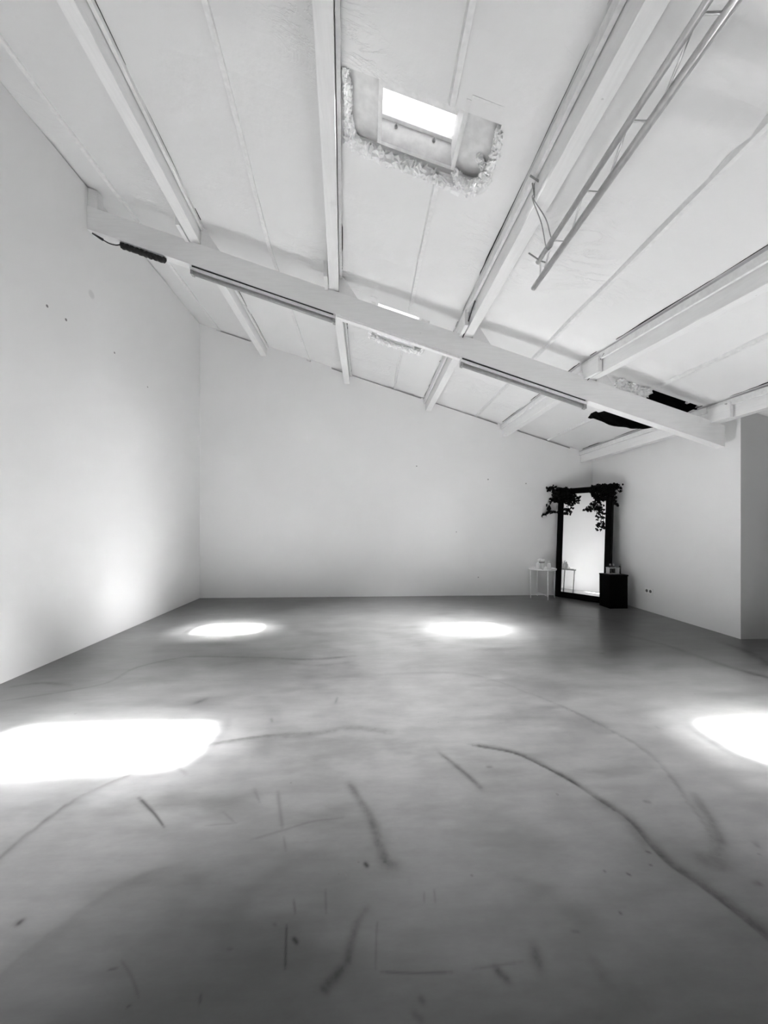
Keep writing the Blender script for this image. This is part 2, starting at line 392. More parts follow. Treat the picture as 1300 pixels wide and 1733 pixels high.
# ------------------------------------------------------------------ walls
def struct(name, bm, mat, label, cat, parent=None, smooth=False):
    o = obj(name, bm, mat, parent, smooth)
    if parent is None: tag(o, label, cat, kind='structure')
    return o
bm = bmesh.new()
za = rz(XL) - 0.012
prism8(bm, [(XL - .15, YR, 0), (XL, YR, 0), (XL, YB, 0), (XL - .15, YB, 0), (XL - .15, YR, za), (XL, YR, za), (XL, YB, za), (XL - .15, YB, za)])
struct('wall_left', bm, M_WALL_L, 'tall plain white left wall under the high side of the roof', 'wall')
# back wall, its top edge stops a finger short of the roof so a dark slit shows in places
bm = bmesh.new()
xs = [XL - .15]; x = XL
gaps = [(-2.62, -2.02), (-1.05, -0.98), (-0.62, -0.42), (-0.24, 0.98), (1.16, 2.38), (2.52, 3.72)]
cuts = sorted({XL, XR + .15, *[g for a in gaps for g in a]})
def topz(x0, x1):
    mid = (x0 + x1) / 2
    return 0.026 if any(a <= mid <= b for a, b in gaps) else -0.03
for a, b in zip(cuts, cuts[1:]):
    g = topz(a, b)
    prism8(bm, [(a, YB, 0), (b, YB, 0), (b, YB + .15, 0), (a, YB + .15, 0), (a, YB, rz(a) - g), (b, YB, rz(b) - g), (b, YB + .15, rz(b) - g), (a, YB + .15, rz(a) - g)])
bmesh.ops.remove_doubles(bm, verts=bm.verts[:], dist=1e-5)
struct('wall_back', bm, M_WALL, 'broad plain white back wall with a sloping top edge', 'wall')
bm = bmesh.new()
prism8(bm, [(XR, YC, 0), (XR + .16, YC, 0), (XR + .16, YB, 0), (XR, YB, 0), (XR, YC, rz(XR) + .02), (XR + .16, YC, rz(XR + .16) + .02), (XR + .16, YB, rz(XR + .16) + .02), (XR, YB, rz(XR) + .02)])
o = struct('wall_right', bm, M_WALL, 'low white right wall ending at the dark passage', 'wall')
o.data.materials.append(M_WALL_SHADE)
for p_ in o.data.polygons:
    if p_.normal.y < -.9: p_.material_index = 1        # wall return darkened in colour for shade, like the passage wall
bm = bmesh.new()
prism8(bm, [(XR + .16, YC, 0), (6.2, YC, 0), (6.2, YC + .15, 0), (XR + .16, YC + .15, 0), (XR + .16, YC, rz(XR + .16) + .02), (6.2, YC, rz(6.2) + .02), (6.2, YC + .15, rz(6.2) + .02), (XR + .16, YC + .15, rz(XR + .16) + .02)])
struct('wall_passage', bm, M_WALL_SHADE, 'shaded wall of the side passage beyond the right wall corner', 'wall')
bm = bmesh.new()
y0, y1 = YR, 2.75
prism8(bm, [(XR, y0, 0), (XR + .16, y0, 0), (XR + .16, y1, 0), (XR, y1, 0), (XR, y0, rz(XR) + .02), (XR + .16, y0, rz(XR + .16) + .02), (XR + .16, y1, rz(XR + .16) + .02), (XR, y1, rz(XR) + .02)])
struct('wall_near', bm, M_WALL, 'right wall on the camera side of the passage', 'wall')
bm = bmesh.new()
box(bm, XR + .16, 6.2, 2.60, 2.75, 0, rz(6.2) + .3)
struct('wall_passage_near', bm, M_REAR, 'camera side wall of the passage', 'wall')
bm = bmesh.new(); box(bm, 6.05, 6.2, 2.75, YC, 0, rz(6.2) + .04)
struct('wall_passage_end', bm, M_REAR, 'end wall of the passage', 'wall')
bm = bmesh.new()
prism8(bm, [(XL - .15, YR - .15, 0), (XR + .16, YR - .15, 0), (XR + .16, YR, 0), (XL - .15, YR, 0), (XL - .15, YR - .15, rz(XL - .15)), (XR + .16, YR - .15, rz(XR + .16)), (XR + .16, YR, rz(XR + .16)), (XL - .15, YR, rz(XL - .15))])
struct('wall_rear', bm, M_REAR, 'wall behind the camera', 'wall')

# ------------------------------------------------------------------ roof sheet with the three skylight holes
HOLES = [(-0.11, 0.80, 2.13, 2.52), (0.06, 0.74, 4.24, 4.98), (2.98, 3.88, 4.085, 4.86)]
def lines(a, b, step, extra):
    v = sorted(set([round(x, 4) for x in np.arange(a, b, step)] + [b] + extra))
    out = [v[0]]
    for q in v[1:]:
        if q - out[-1] < 0.02 and q not in extra: continue
        if q - out[-1] < 0.02 and out[-1] not in extra and len(out) > 1: out[-1] = q; continue
        out.append(q)
    return out
RIB_X = [-2.57, -1.0, 0.50, 1.985, 3.31]
def roof():
    xs = lines(XL - .15, 6.2, 0.06, [h[0] for h in HOLES] + [h[1] for h in HOLES])
    ys = lines(YR - .15, YB + .15, 0.06, [h[2] for h in HOLES] + [h[3] for h in HOLES])
    rs = np.random.RandomState(3)
    ph = rs.rand(12) * 6.28
    bm = bmesh.new(); V = {}
    def disp(x, y):
        d = 0.006 * math.sin(x * 4.4 + 1.3 * math.sin(y * 1.7)) + 0.004 * math.sin(y * 7 + x * 3 + ph[0])
        # strong sagging folds near the camera on the right and behind the beam on the right
        g = math.exp(-(((x - 1.75) / .45) ** 2 + ((y - 1.45) / .45) ** 2))
        d += g * 0.04 * math.sin(y * 24 + 3 * x)
        g = math.exp(-(((x - 3.15) / .5) ** 2 + ((y - 3.75) / .35) ** 2))
        d += g * 0.014 * math.sin(y * 34 - 6 * x)
        for hx0, hx1, hy0, hy1 in HOLES:
            q = max(max(hx0 - x, x - hx1, 0), max(hy0 - y, y - hy1, 0))
            d *= min(1, q / .1)
        return d
    for i, x in enumerate(xs):
        for j, y in enumerate(ys):
            V[i, j] = bm.verts.new((x, y, rz(x) + disp(x, y)))
    for i in range(len(xs) - 1):
        for j in range(len(ys) - 1):
            cx, cy = (xs[i] + xs[i + 1]) / 2, (ys[j] + ys[j + 1]) / 2
            if any(a < cx < b and c < cy < d for a, b, c, d in HOLES): continue
            bm.faces.new((V[i, j], V[i, j + 1], V[i + 1, j + 1], V[i + 1, j]))
    for v in [v for v in bm.verts if not v.link_faces]: bm.verts.remove(v)
    struct('ceiling', bm, M_ROOF, 'sloping white ceiling of painted insulation sheets', 'ceiling', smooth=True)
roof()

# ------------------------------------------------------------------ skylights: recessed boards, curb, milky pane, crumpled foil edge
def sheared(x0, x1, y0, y1, o0, o1, bm):
    """box that follows the roof slope; o = height above the roof underside"""
    return prism8(bm, [(x0, y0, rz(x0) + o0), (x1, y0, rz(x1) + o0), (x1, y1, rz(x1) + o0), (x0, y1, rz(x0) + o0),
                       (x0, y0, rz(x0) + o1), (x1, y0, rz(x1) + o1), (x1, y1, rz(x1) + o1), (x0, y1, rz(x0) + o1)])
def crumple(path, r, n=14, jit=0.38, step=0.012):
    bm = bmesh.new(); pts = []
    sp_ = smoothpath(path, 24)
    for p_ in sp_:
        pts.append(Vector(p_) + Vector((random.uniform(-1, 1), random.uniform(-1, 1), random.uniform(-1, 1))) * r * 0.25)
    tube(bm, pts, [r * random.uniform(0.7, 1.2) for _ in pts], n, True, jit)
    return bm
def skylight(idx, hole, inner, label, bolts=True, rolls=()):
    x0, x1, y0, y1 = hole; a0, a1 = inner
    root = empty('window_%d' % idx, ((x0 + x1) / 2, (y0 + y1) / 2, rz((x0 + x1) / 2)), label, 'skylight'); root['kind'] = 'structure'
    for s, (b0, b1) in enumerate(((x0 - .02, a0 - .025), (a1 + .025, x1 + .02))):
        bm = bmesh.new(); sheared(b0, b1, y0 - .06, y1 + .012, 0.040, 0.060, bm); obj('side_board', bm, M_HATCH, root)
    bm = bmesh.new()
    for b0, b1 in ((a0 - .026, a0), (a1, a1 + .026)): sheared(b0, b1, y0 - .06, y1 - .035, 0.002, 0.20, bm)
    sheared(a0 - .026, a1 + .026, y0 - .085, y0 - .06, 0.02, 0.20, bm)
    obj('curb', bm, M_TRIM, root)
    bm = bmesh.new(); sheared(a0, a1, y1 - .06, y1 - .035, 0.0, 0.16, bm); obj('hatch_board', bm, M_HATCH, root)
    bm = bmesh.new(); sheared(a0, a1, y1 - .085, y1 - .055, 0.155, 0.175, bm); sheared(a0, a1, y0 - .06, y0 + .17, 0.165, 0.185, bm); obj('pane_frame', bm, M_TRIM, root)
    bm = bmesh.new(); sheared(a0 - .01, a1 + .01, y0 - .075, y1 - .02, 0.19, 0.20, bm); obj('pane', bm, M_PANE, root)
    # rim closing the cut edge of the roof
    bm = bmesh.new()
    sheared(x0 - .015, x0, y0 - .08, y1 + .015, 0.003, 0.11, bm); sheared(x1, x1 + .015, y0 - .08, y1 + .015, 0.003, 0.11, bm)
    sheared(x0, x1, y1, y1 + .015, 0.003, 0.17, bm); sheared(x0, a0 - .026, y0 - .085, y0 - .07, 0.003, 0.11, bm); sheared(a1 + .026, x1, y0 - .085, y0 - .07, 0.003, 0.11, bm)
    obj('hole_rim', bm, M_TRIM, root)
    if bolts:
        for bx in (a0 + .10, a1 - .12):
            bm = bmesh.new(); z = rz(bx) + .125; y = y1 - .062
            lathe(bm, [(0, 0), (.012, 0), (.012, .006), (.006, .008), (.006, .018), (0, .018)], n=12)
            bm.transform(Matrix.Translation((bx, y, z)) @ Matrix.Rotation(math.pi / 2, 4, 'X')); obj('bolt', bm, M_GREY, root, True)
    for path, r in rolls:
        obj('foil_edge', crumple([(x, y, rz(x) + o) for x, y, o in path], r), M_FOIL, root)
    return root
skylight(1, HOLES[0], (0.10, 0.575), 'skylight nearest the camera, framed by crumpled foil, high beside a roof joist', True,
         [([(-0.12, 2.44, .03), (-0.10, 2.53, .0), (0.05, 2.545, -.012), (0.3, 2.55, -.012), (0.55, 2.565, -.012), (0.70, 2.56, -.015), (0.80, 2.50, -.01), (0.80, 2.42, .0)], 0.036),
          ([(0.60, 2.50, .0), (0.70, 2.52, -.02), (0.78, 2.47, -.015), (0.815, 2.36, -.01), (0.81, 2.24, .0), (0.80, 2.16, .01)], 0.026),
          ([(-0.125, 2.14, .0), (-0.115, 2.25, -.006), (-0.12, 2.36, -.006), (-0.11, 2.45, .0)], 0.024),
          ([(0.73, 2.36, .03), (0.77, 2.40, .01), (0.80, 2.46, .01)], 0.018)])
skylight(2, HOLES[1], (0.14, 0.62), 'second skylight half hidden behind the main ceiling beam', False,
         [([(0.05, 5.0, -.01), (0.2, 5.01, -.02), (0.4, 5.02, -.02), (0.6, 5.0, -.02), (0.74, 4.98, -.01)], 0.032),
          ([(0.05, 4.42, -.005), (0.04, 4.7, -.01), (0.05, 4.98, -.01)], 0.022), ([(0.75, 4.42, -.005), (0.76, 4.7, -.01), (0.75, 4.98, -.01)], 0.026)])
skylight(3, HOLES[2], (3.08, 3.74), 'torn skylight at the low right end of the beam, covered by black cloth', False,
         [([(2.96, 4.2, -.005), (2.955, 4.5, -.01), (2.96, 4.86, -.01)], 0.03)])

# ------------------------------------------------------------------ main sloping beam
BF, BB, OB, OT = 3.948, 4.052, 0.451, 0.207
root = empty('ceiling_beam', (0.62, 4.0, rz(0.62) - .33), 'long white sloping beam crossing the whole room under the joists', 'beam')
bm = bmesh.new()
x0, x1 = XL + .002, XR - .10
n = 40
for i in range(n):
    a = x0 + (x1 - x0) * i / n; b = x0 + (x1 - x0) * (i + 1) / n
    w = lambda x: 0.003 * math.sin(x * 2.1)
    prism8(bm, [(a, BF, rz(a) - OB + w(a)), (b, BF, rz(b) - OB + w(b)), (b, BB, rz(b) - OB + w(b)), (a, BB, rz(a) - OB + w(a)),
                (a, BF, rz(a) - OT), (b, BF, rz(b) - OT), (b, BB, rz(b) - OT), (a, BB, rz(a) - OT)])
bmesh.ops.remove_doubles(bm, verts=bm.verts[:], dist=1e-5)
seen = {}
for f in list(bm.faces):
    k = tuple(sorted(v.index for v in f.verts)) if False else tuple(sorted(round(c, 4) for v in f.verts for c in v.co))
    seen.setdefault(k, []).append(f)
for k, fs in seen.items():
    if len(fs) > 1:
        for f in fs: bm.faces.remove(f)
obj('beam_timber', bm, M_BEAM, root)
bm = bmesh.new(); sheared(XL + .004, XL + .10, BF + .01, BB - .01, -OT, -0.012, bm); obj('end_block', bm, M_JOIST, root)

# ------------------------------------------------------------------ joists running from front to back on the beam
JOISTS = [  # x centre at beam, slope of the camera-side piece, label words
    (-1.80, -0.060, 'first joist from the left wall'),
    (-0.345, -0.062, 'joist left of the skylight hole'),
    (1.11, -0.012, 'joist beside the metal truss'),
    (2.505, -0.090, 'fourth joist from the left wall'),
    (3.968, -0.010, 'lowest joist along the right wall')]
HW = 0.05
for k, (jx, sl, words) in enumerate(JOISTS):
    for side in ('front', 'back'):
        ya, yb = (YR + .01, 4.0) if side == 'front' else (4.003, YB - .002)
        s = sl if side == 'front' else 0.0
        X = lambda y: jx + s * (y - 3.948)
        lab = ('white painted ' + words + (', piece on the camera side of the beam' if side == 'front' else ', piece between the beam and the back wall'))
        root = empty('roof_joist', (jx, 4.0, rz(jx) - .1), lab, 'joist', 'white roof joists')
        def jb(bm, o0, o1, zlo, zhi, y0=ya, y1=yb):
            xa0, xa1, xb0, xb1 = X(y0) + o0, X(y0) + o1, X(y1) + o0, X(y1) + o1
            zc = lambda x: rz(x)
            prism8(bm, [(xa0, y0, zc(X(y0)) + zlo), (xa1, y0, zc(X(y0)) + zlo), (xb1, y1, zc(X(y1)) + zlo), (xb0, y1, zc(X(y1)) + zlo),
                        (xa0, y0, zc(X(y0)) + zhi), (xa1, y0, zc(X(y0)) + zhi), (xb1, y1, zc(X(y1)) + zhi), (xb0, y1, zc(X(y1)) + zhi)])
        bm = bmesh.new(); jb(bm, -HW, HW, -0.204, 0.0); bevel(bm, .005); obj('joist_timber', bm, M_JOIST, root)
        # nailing strip where the sheet meets the timber, on the flank facing the middle of the room
        d = 1 if jx < 0 else -1
        bm = bmesh.new(); jb(bm, *sorted((d * (HW + .007), d * (HW + .034))), -0.075, -0.008); bevel(bm, .003); obj('nailing_strip', bm, M_TRIM, root)
        # dark bead imitating the broken contact shadow between timber and sheet
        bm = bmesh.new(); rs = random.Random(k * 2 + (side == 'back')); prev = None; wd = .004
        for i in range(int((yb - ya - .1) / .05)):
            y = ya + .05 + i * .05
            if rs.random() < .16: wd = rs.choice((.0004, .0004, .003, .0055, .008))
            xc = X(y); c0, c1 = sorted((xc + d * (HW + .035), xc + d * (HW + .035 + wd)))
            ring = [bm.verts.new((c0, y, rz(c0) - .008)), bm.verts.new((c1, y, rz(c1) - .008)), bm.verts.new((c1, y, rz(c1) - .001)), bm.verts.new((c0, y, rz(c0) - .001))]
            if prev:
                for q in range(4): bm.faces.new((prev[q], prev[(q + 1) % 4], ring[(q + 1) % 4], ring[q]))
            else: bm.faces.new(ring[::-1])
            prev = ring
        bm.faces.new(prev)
        obj('contact_shadow', bm, M_DARK, root)
        if side == 'front' and k < 5:
            bm = bmesh.new(); jb(bm, -HW - .052, -HW - .012, -0.206, -0.045, 3.72, 3.97); bevel(bm, .003); obj('cleat', bm, M_JOIST, root)
            # wedge of wood on the right-hand side over the beam
            bm = bmesh.new(); xa = jx + HW + .004; v = []
            for y in (BF + .004, BB - .01):
                v.append([bm.verts.new((xa, y, rz(xa) - OT + .001)), bm.verts.new((xa + .20, y, rz(xa + .20) - OT + .001)), bm.verts.new((xa + .05, y, rz(xa + .05) - .03)), bm.verts.new((xa, y, rz(xa) - .02))])
            a, b = v
            bm.faces.new(a); bm.faces.new(b[::-1])
            for i in range(4): bm.faces.new((a[i], b[i], b[(i + 1) % 4], a[(i + 1) % 4]))
            if k < 4: obj('wedge_block', bm, M_JOIST, root)
            else: bm.free()

# thin battens half way between the joists
BAT = [(-2.57, 0.0, 'batten between left wall and first joist'), (-1.02, -0.07, 'batten between first and second joists'),
       (0.50, 0.0, 'batten in line with the skylights'), (1.985, 0.0, 'batten right of the metal truss'), (3.31, 0.0, 'batten over the black cloth')]
for bx, s, words in BAT:
    spans = [(YR + .01, YB - .005)]
    if abs(bx - .5) < .01: spans = [(YR + .01, 2.115), (2.60, 4.19), (5.06, YB - .005)]
    if bx > 3: spans = [(YR + .01, 4.0), (4.88, YB - .005)]
    for si, (ya, yb) in enumerate(spans):
        bm = bmesh.new(); N = max(2, int((yb - ya) / .25)); prev = None
        for i in range(N + 1):
            y0 = ya + (yb - ya) * i / N
            c0 = bx + (s * (y0 - 3.94) if y0 < 3.94 else 0) + .004 * math.sin(y0 * 3)
            ring = [bm.verts.new((c0 - .016, y0, rz(c0) - .022)), bm.verts.new((c0 + .016, y0, rz(c0) - .022)), bm.verts.new((c0 + .024, y0, rz(c0) + .012)), bm.verts.new((c0 - .024, y0, rz(c0) + .012))]
            if prev:
                for q in range(4): bm.faces.new((prev[q], prev[(q + 1) % 4], ring[(q + 1) % 4], ring[q]))
            else: bm.faces.new(ring[::-1])
            prev = ring
        bm.faces.new(prev)
        w = words
        if len(spans) == 3: w = ('batten running to the camera side of the nearest skylight', 'batten between the two skylights', 'batten between the second skylight and the back wall')[si]
        if len(spans) == 2: w = ('batten on the camera side of the black cloth', 'batten between the black cloth and the back wall')[si]
        tag(obj('ceiling_batten', bm, M_TRIM), 'thin white ' + w, 'batten', 'thin ceiling battens')

# ------------------------------------------------------------------ lattice truss slung beside the third joist
root = empty('lattice_truss', (1.30, 1.5, 3.16), 'dull metal lattice truss hanging on ropes under the ceiling at upper right', 'truss')
AX, AZ, BX, BZ = 1.262, 3.195, 1.343, 3.165
bm = bmesh.new(); tube(bm, [(AX, YR + .02, AZ), (AX, 2.64, AZ)], 0.017, 14); obj('chord', bm, M_STEEL, root, True)
bm = bmesh.new(); tube(bm, [(BX, YR + .02, BZ), (BX, 2.885, BZ)], 0.0205, 14); obj('chord', bm, M_STEEL, root, True)
y = 2.435
while y > YR + .05:
    bm = bmesh.new(); tube(bm, [(AX, y, AZ), (BX, y - .03, BZ)], 0.0055, 8); obj('rung', bm, M_STEEL, root, True)
    bm = bmesh.new(); tube(bm, [(AX, y + .005, AZ), (BX, y + .285, BZ)], 0.006, 8); obj('diagonal_rod', bm, M_STEEL, root, True)
    y -= 0.368
bm = bmesh.new(); tube(bm, [(AX, 2.60, AZ), (BX, 2.775, BZ)], 0.0055, 8); obj('diagonal_rod', bm, M_STEEL, root, True)
root = empty('truss_rope', (1.16, 2.3, 3.38), 'grey rope loop tied to joist nail, holding the truss end', 'rope')
bm = bmesh.new(); tube(bm, [(1.02, 2.24, 3.44), (1.175, 2.27, 3.385)], 0.006, 8); obj('iron_pin', bm, M_GREY, root, True)
bm = bmesh.new(); tube(bm, smoothpath([(1.045, 2.262, 3.415), (1.06, 2.275, 3.36), (1.05, 2.27, 3.32), (1.15, 2.36, 3.25), (1.235, 2.47, 3.19), (1.262, 2.49, 3.172), (1.285, 2.485, 3.19)], 6), 0.0035, 6); obj('rope_strand', bm, M_ROPE, root, True)
bm = bmesh.new(); tube(bm, smoothpath([(1.055, 2.258, 3.41), (1.07, 2.285, 3.35), (1.06, 2.27, 3.315), (1.17, 2.34, 3.26), (1.25, 2.43, 3.22), (1.28, 2.455, 3.20), (1.285, 2.485, 3.19)], 6), 0.0035, 6); obj('rope_strand', bm, M_ROPE, root, True)
bm = bmesh.new(); tube(bm, [(1.165, 2.58, 3.215), (1.262, 2.61, 3.185), (1.31, 2.62, 3.18)], 0.005, 8)
tag(obj('iron_hook', bm, M_GREY, None, True), 'small dark hook at the end of the thinner truss tube', 'hook')

# ------------------------------------------------------------------ tube lamps under the beam, cable duct between them
def tube_lamp(xa, xb, label):
    zc = lambda x: rz(x) - OB
    xm = (xa + xb) / 2
    root = empty('tube_lamp', (xm, 4.0, zc(xm)), label, 'lamp', 'tube lamps under the main beam')
    ya, yb = BF + .004, BF + .075
    bm = bmesh.new()
    prism8(bm, [(xa, ya, zc(xa) - .044), (xb, ya, zc(xb) - .044), (xb, yb, zc(xb) - .044), (xa, yb, zc(xa) - .044),
                (xa, ya, zc(xa) - .019), (xb, ya, zc(xb) - .019), (xb, yb, zc(xb) - .019), (xa, yb, zc(xa) - .019)]); obj('housing', bm, M_LAMP, root)
    bm = bmesh.new(); tube(bm, [(xa + .03, ya + .036, zc(xa + .03) - .066), (xb - .03, ya + .036, zc(xb - .03) - .066)], 0.021, 14); obj('lamp_cover', bm, M_LENS, root, True)
    for e in (xa, xb - .03):
        bm = bmesh.new(); prism8(bm, [(e, ya + .010, zc(e) - .09), (e + .03, ya + .010, zc(e + .03) - .09), (e + .03, ya + .062, zc(e + .03) - .09), (e, ya + .062, zc(e) - .09),
             (e, ya + .010, zc(e) - .0445), (e + .03, ya + .010, zc(e + .03) - .0445), (e + .03, ya + .062, zc(e + .03) - .0445), (e, ya + .062, zc(e) - .0445)]); bevel(bm, .004); obj('end_cap', bm, M_LENS, root)
    bm = bmesh.new(); sheared(xa + .02, xb - .02, ya + .003, yb - .02, -OB - .0185, -OB - .001, bm); obj('gap_shade_strip', bm, M_DARK, root)  # dark strip standing in for the shaded gap above the housing
tube_lamp(-1.86, -0.335, 'unlit tube lamp under the higher left half of the beam')
tube_lamp(1.03, 2.45, 'unlit tube lamp under the lower right half of the beam')
bm = bmesh.new(); x0, x1 = -0.32, 1.02
sheared(x0, x1, BF + .006, BF + .03, -OB - .022, -OB + .002, bm); bevel(bm, .004)
tag(obj('cable_duct', bm, M_PLASTIC), 'thin white cable duct joining the two tube lamps', 'cable duct')

# ------------------------------------------------------------------ black bumpy socket strip and its lead under the high end of the beam
root = empty('cable_bundle', (-2.35, 4.0, rz(-2.35) - OB), 'black bumpy cable bundle under the beam near the left wall', 'cable')
bm = bmesh.new(); pts = []; rr = []
for i in range(61):
    x = -2.585 + .46 * i / 60
    pts.append((x, BF + .035, rz(x) - OB - .034 + .004 * math.sin(i * .9))); rr.append((0.024 + .006 * abs(math.sin(i * .5))) * (0.55 if i in (0, 60) else 1))
tube(bm, pts, rr, 14, True, 0.10); obj('bundle', bm, M_RUBBER, root, True)
bm = bmesh.new(); tube(bm, smoothpath([(-2.575, BF + .03, rz(-2.575) - OB - .025), (-2.63, BF + .03, rz(-2.63) - OB - .05), (-2.70, BF + .03, rz(-2.70) - OB - .055), (-2.78, BF + .03, rz(-2.78) - OB - .035), (-2.86, BF + .03, rz(-2.86) - OB - .010)], 6), 0.006, 8); obj('lead', bm, M_RUBBER, root, True)
bm = bmesh.new(); tube(bm, [(-2.76, BF + .03, rz(-2.76) - OB - .04), (-2.865, BF + .03, rz(-2.865) - OB - .010)], [0.013, 0.008], 8); obj('plug', bm, M_RUBBER, root, True)
# black leads in the gaps beside two joists
def lead(path, r, label):
    bm = bmesh.new(); tube(bm, smoothpath(path, 8), r, 8); tag(obj('black_lead', bm, M_RUBBER, None, True), label, 'cable', 'black leads beside joists')
jx = 1.11
lead([(1.052, 3.50, rz(jx) - .09), (1.047, 3.60, rz(jx) - .13), (1.049, 3.75, rz(jx) - .17), (1.049, 3.90, rz(jx) - .205), (1.049, 3.943, rz(jx) - .215)], 0.0065, 'black lead in the gap beside the joist near the truss')
jx = 2.505
lead([(2.448, 3.66, rz(jx) - .05), (2.446, 3.80, rz(jx) - .13), (2.446, 3.90, rz(jx) - .20), (2.446, 3.941, rz(jx) - .215)], 0.004, 'thin black lead beside the fourth joist from the left wall')

# ------------------------------------------------------------------ black cloth slung behind the beam over the torn skylight, torn foil beside it
def cloth():
    #        x     low    high
    prof = [(2.600, 2.510, 2.560), (2.64, 2.505, 2.575), (2.70, 2.495, 2.572), (2.80, 2.445, 2.60), (2.98, 2.412, 2.66), (3.10, 2.398, 2.735), (3.19, 2.392, 2.80),
            (3.30, 2.400, 2.855), (3.40, 2.42, 2.865), (3.50, 2.455, 2.835), (3.65, 2.525, 2.775), (3.75, 2.575, 2.735), (3.84, 2.625, 2.71), (3.905, 2.632, 2.70)]
    P = smoothpath([(a, b, c) for a, b, c in prof], 5)
    N = 12; bm = bmesh.new(); F, B = [], []
    for i, q in enumerate(P):
        f, b = [], []
        for k in range(N + 1):
            t = k / N
            z = q.y + (q.z - q.y) * t
            y = 4.105 + .09 * math.sin(math.pi * t) * (q.z - q.y) / .4 + .012 * math.sin(i * .8 + t * 7) + .03 * (1 - t)
            th = 0.014 + 0.03 * math.sin(math.pi * t)
            f.append(bm.verts.new((q.x, y, z))); b.append(bm.verts.new((q.x, y + th, z)))
        F.append(f); B.append(b)
    L = len(P)
    for i in range(L - 1):
        for k in range(N):
            bm.faces.new((F[i][k], F[i + 1][k], F[i + 1][k + 1], F[i][k + 1])); bm.faces.new((B[i][k], B[i][k + 1], B[i + 1][k + 1], B[i + 1][k]))
        bm.faces.new((F[i][0], B[i][0], B[i + 1][0], F[i + 1][0])); bm.faces.new((F[i][N], F[i + 1][N], B[i + 1][N], B[i][N]))
    for i in (0, L - 1):
        for k in range(N): bm.faces.new((F[i][k], F[i][k + 1], B[i][k + 1], B[i][k]))
    tag(obj('blackout_cloth', bm, M_CLOTH, None, True), 'black cloth slung behind the low right end of the beam', 'cloth')
cloth()
bm = crumple([(2.93, 4.10, rz(2.93) - .015), (3.0, 4.12, rz(3.0) - .05), (3.10, 4.12, rz(3.1) - .07), (3.18, 4.11, rz(3.18) - .05), (3.25, 4.10, rz(3.25) - .04)], 0.05, 12, 0.5)
tag(obj('torn_foil', bm, M_FOIL), 'torn crumpled foil sheet hanging beside the black cloth', 'foil')

# ------------------------------------------------------------------ leaning mirror
MW, MH, LEAN = 0.885, 1.925, math.radians(4.0)
MB = Vector((3.378, 6.40, 0.0)); MU = Vector((.579, -.816, 0)).normalized(); MN = Vector((.816, .579, 0)).normalized()
MU3 = MU; MW3 = (MN * math.sin(LEAN) + Vector((0, 0, 1)) * math.cos(LEAN)); MF = MU3.cross(MW3).normalized()
if MF.dot(MN) > 0: MF = -MF            # MF points into the room
def mp(s, t, d=0): return MB + MU3 * s + MW3 * t + MF * d
root = empty('standing_mirror', MB + MU * MW / 2, 'tall black framed mirror leaning across the back right corner', 'mirror')
def frame_bar(a0, a1, b0, b1, in0, in1):
    """moulded bar between outer edge a and inner edge b (pairs of (s,t))"""
    bm = bmesh.new()
    prof = [(0.0, -0.048), (0.0, 0.018), (0.18, 0.026), (0.55, 0.022), (0.85, 0.014), (1.0, 0.010), (1.0, -0.048)]
    A, B = [], []
    for f, d in prof:
        A.append(bm.verts.new(mp(a0[0] + (b0[0] - a0[0]) * f, a0[1] + (b0[1] - a0[1]) * f, d)))
        B.append(bm.verts.new(mp(a1[0] + (b1[0] - a1[0]) * f, a1[1] + (b1[1] - a1[1]) * f, d)))
    n = len(prof)
    for i in range(n): bm.faces.new((A[i], A[(i + 1) % n], B[(i + 1) % n], B[i]))
    bm.faces.new(A[::-1]); bm.faces.new(B)
    obj('frame_bar', bm, M_BLACK, root)
T0 = 0.004; FW = 0.098
O = [(0, T0), (MW, T0), (MW, MH), (0, MH)]; I = [(FW, T0 + FW), (MW - FW, T0 + FW), (MW - FW, MH - FW), (FW, MH - FW)]
for i in range(4): frame_bar(O[i], O[(i + 1) % 4], I[i], I[(i + 1) % 4], 0, 0)
bm = bmesh.new()
v = [bm.verts.new(mp(s, t, d)) for d in (-.008, .004) for s, t in ((FW - .01, T0 + FW - .01), (MW - FW + .01, T0 + FW - .01), (MW - FW + .01, MH - FW + .01), (FW - .01, MH - FW + .01))]
for f in ((3, 2, 1, 0), (4, 5, 6, 7), (0, 1, 5, 4), (1, 2, 6, 5), (2, 3, 7, 6), (3, 0, 4, 7)): bm.faces.new([v[i] for i in f])
obj('mirror_glass', bm, M_MIRROR, root)
bm = bmesh.new()
v = [bm.verts.new(mp(s, t, d)) for d in (-.014, -.009) for s, t in ((.02, T0 + .02), (MW - .02, T0 + .02), (MW - .02, MH - .02), (.02, MH - .02))]
for f in ((3, 2, 1, 0), (4, 5, 6, 7), (0, 1, 5, 4), (1, 2, 6, 5), (2, 3, 7, 6), (3, 0, 4, 7)): bm.faces.new([v[i] for i in f])
obj('backing_board', bm, M_BLACK, root)

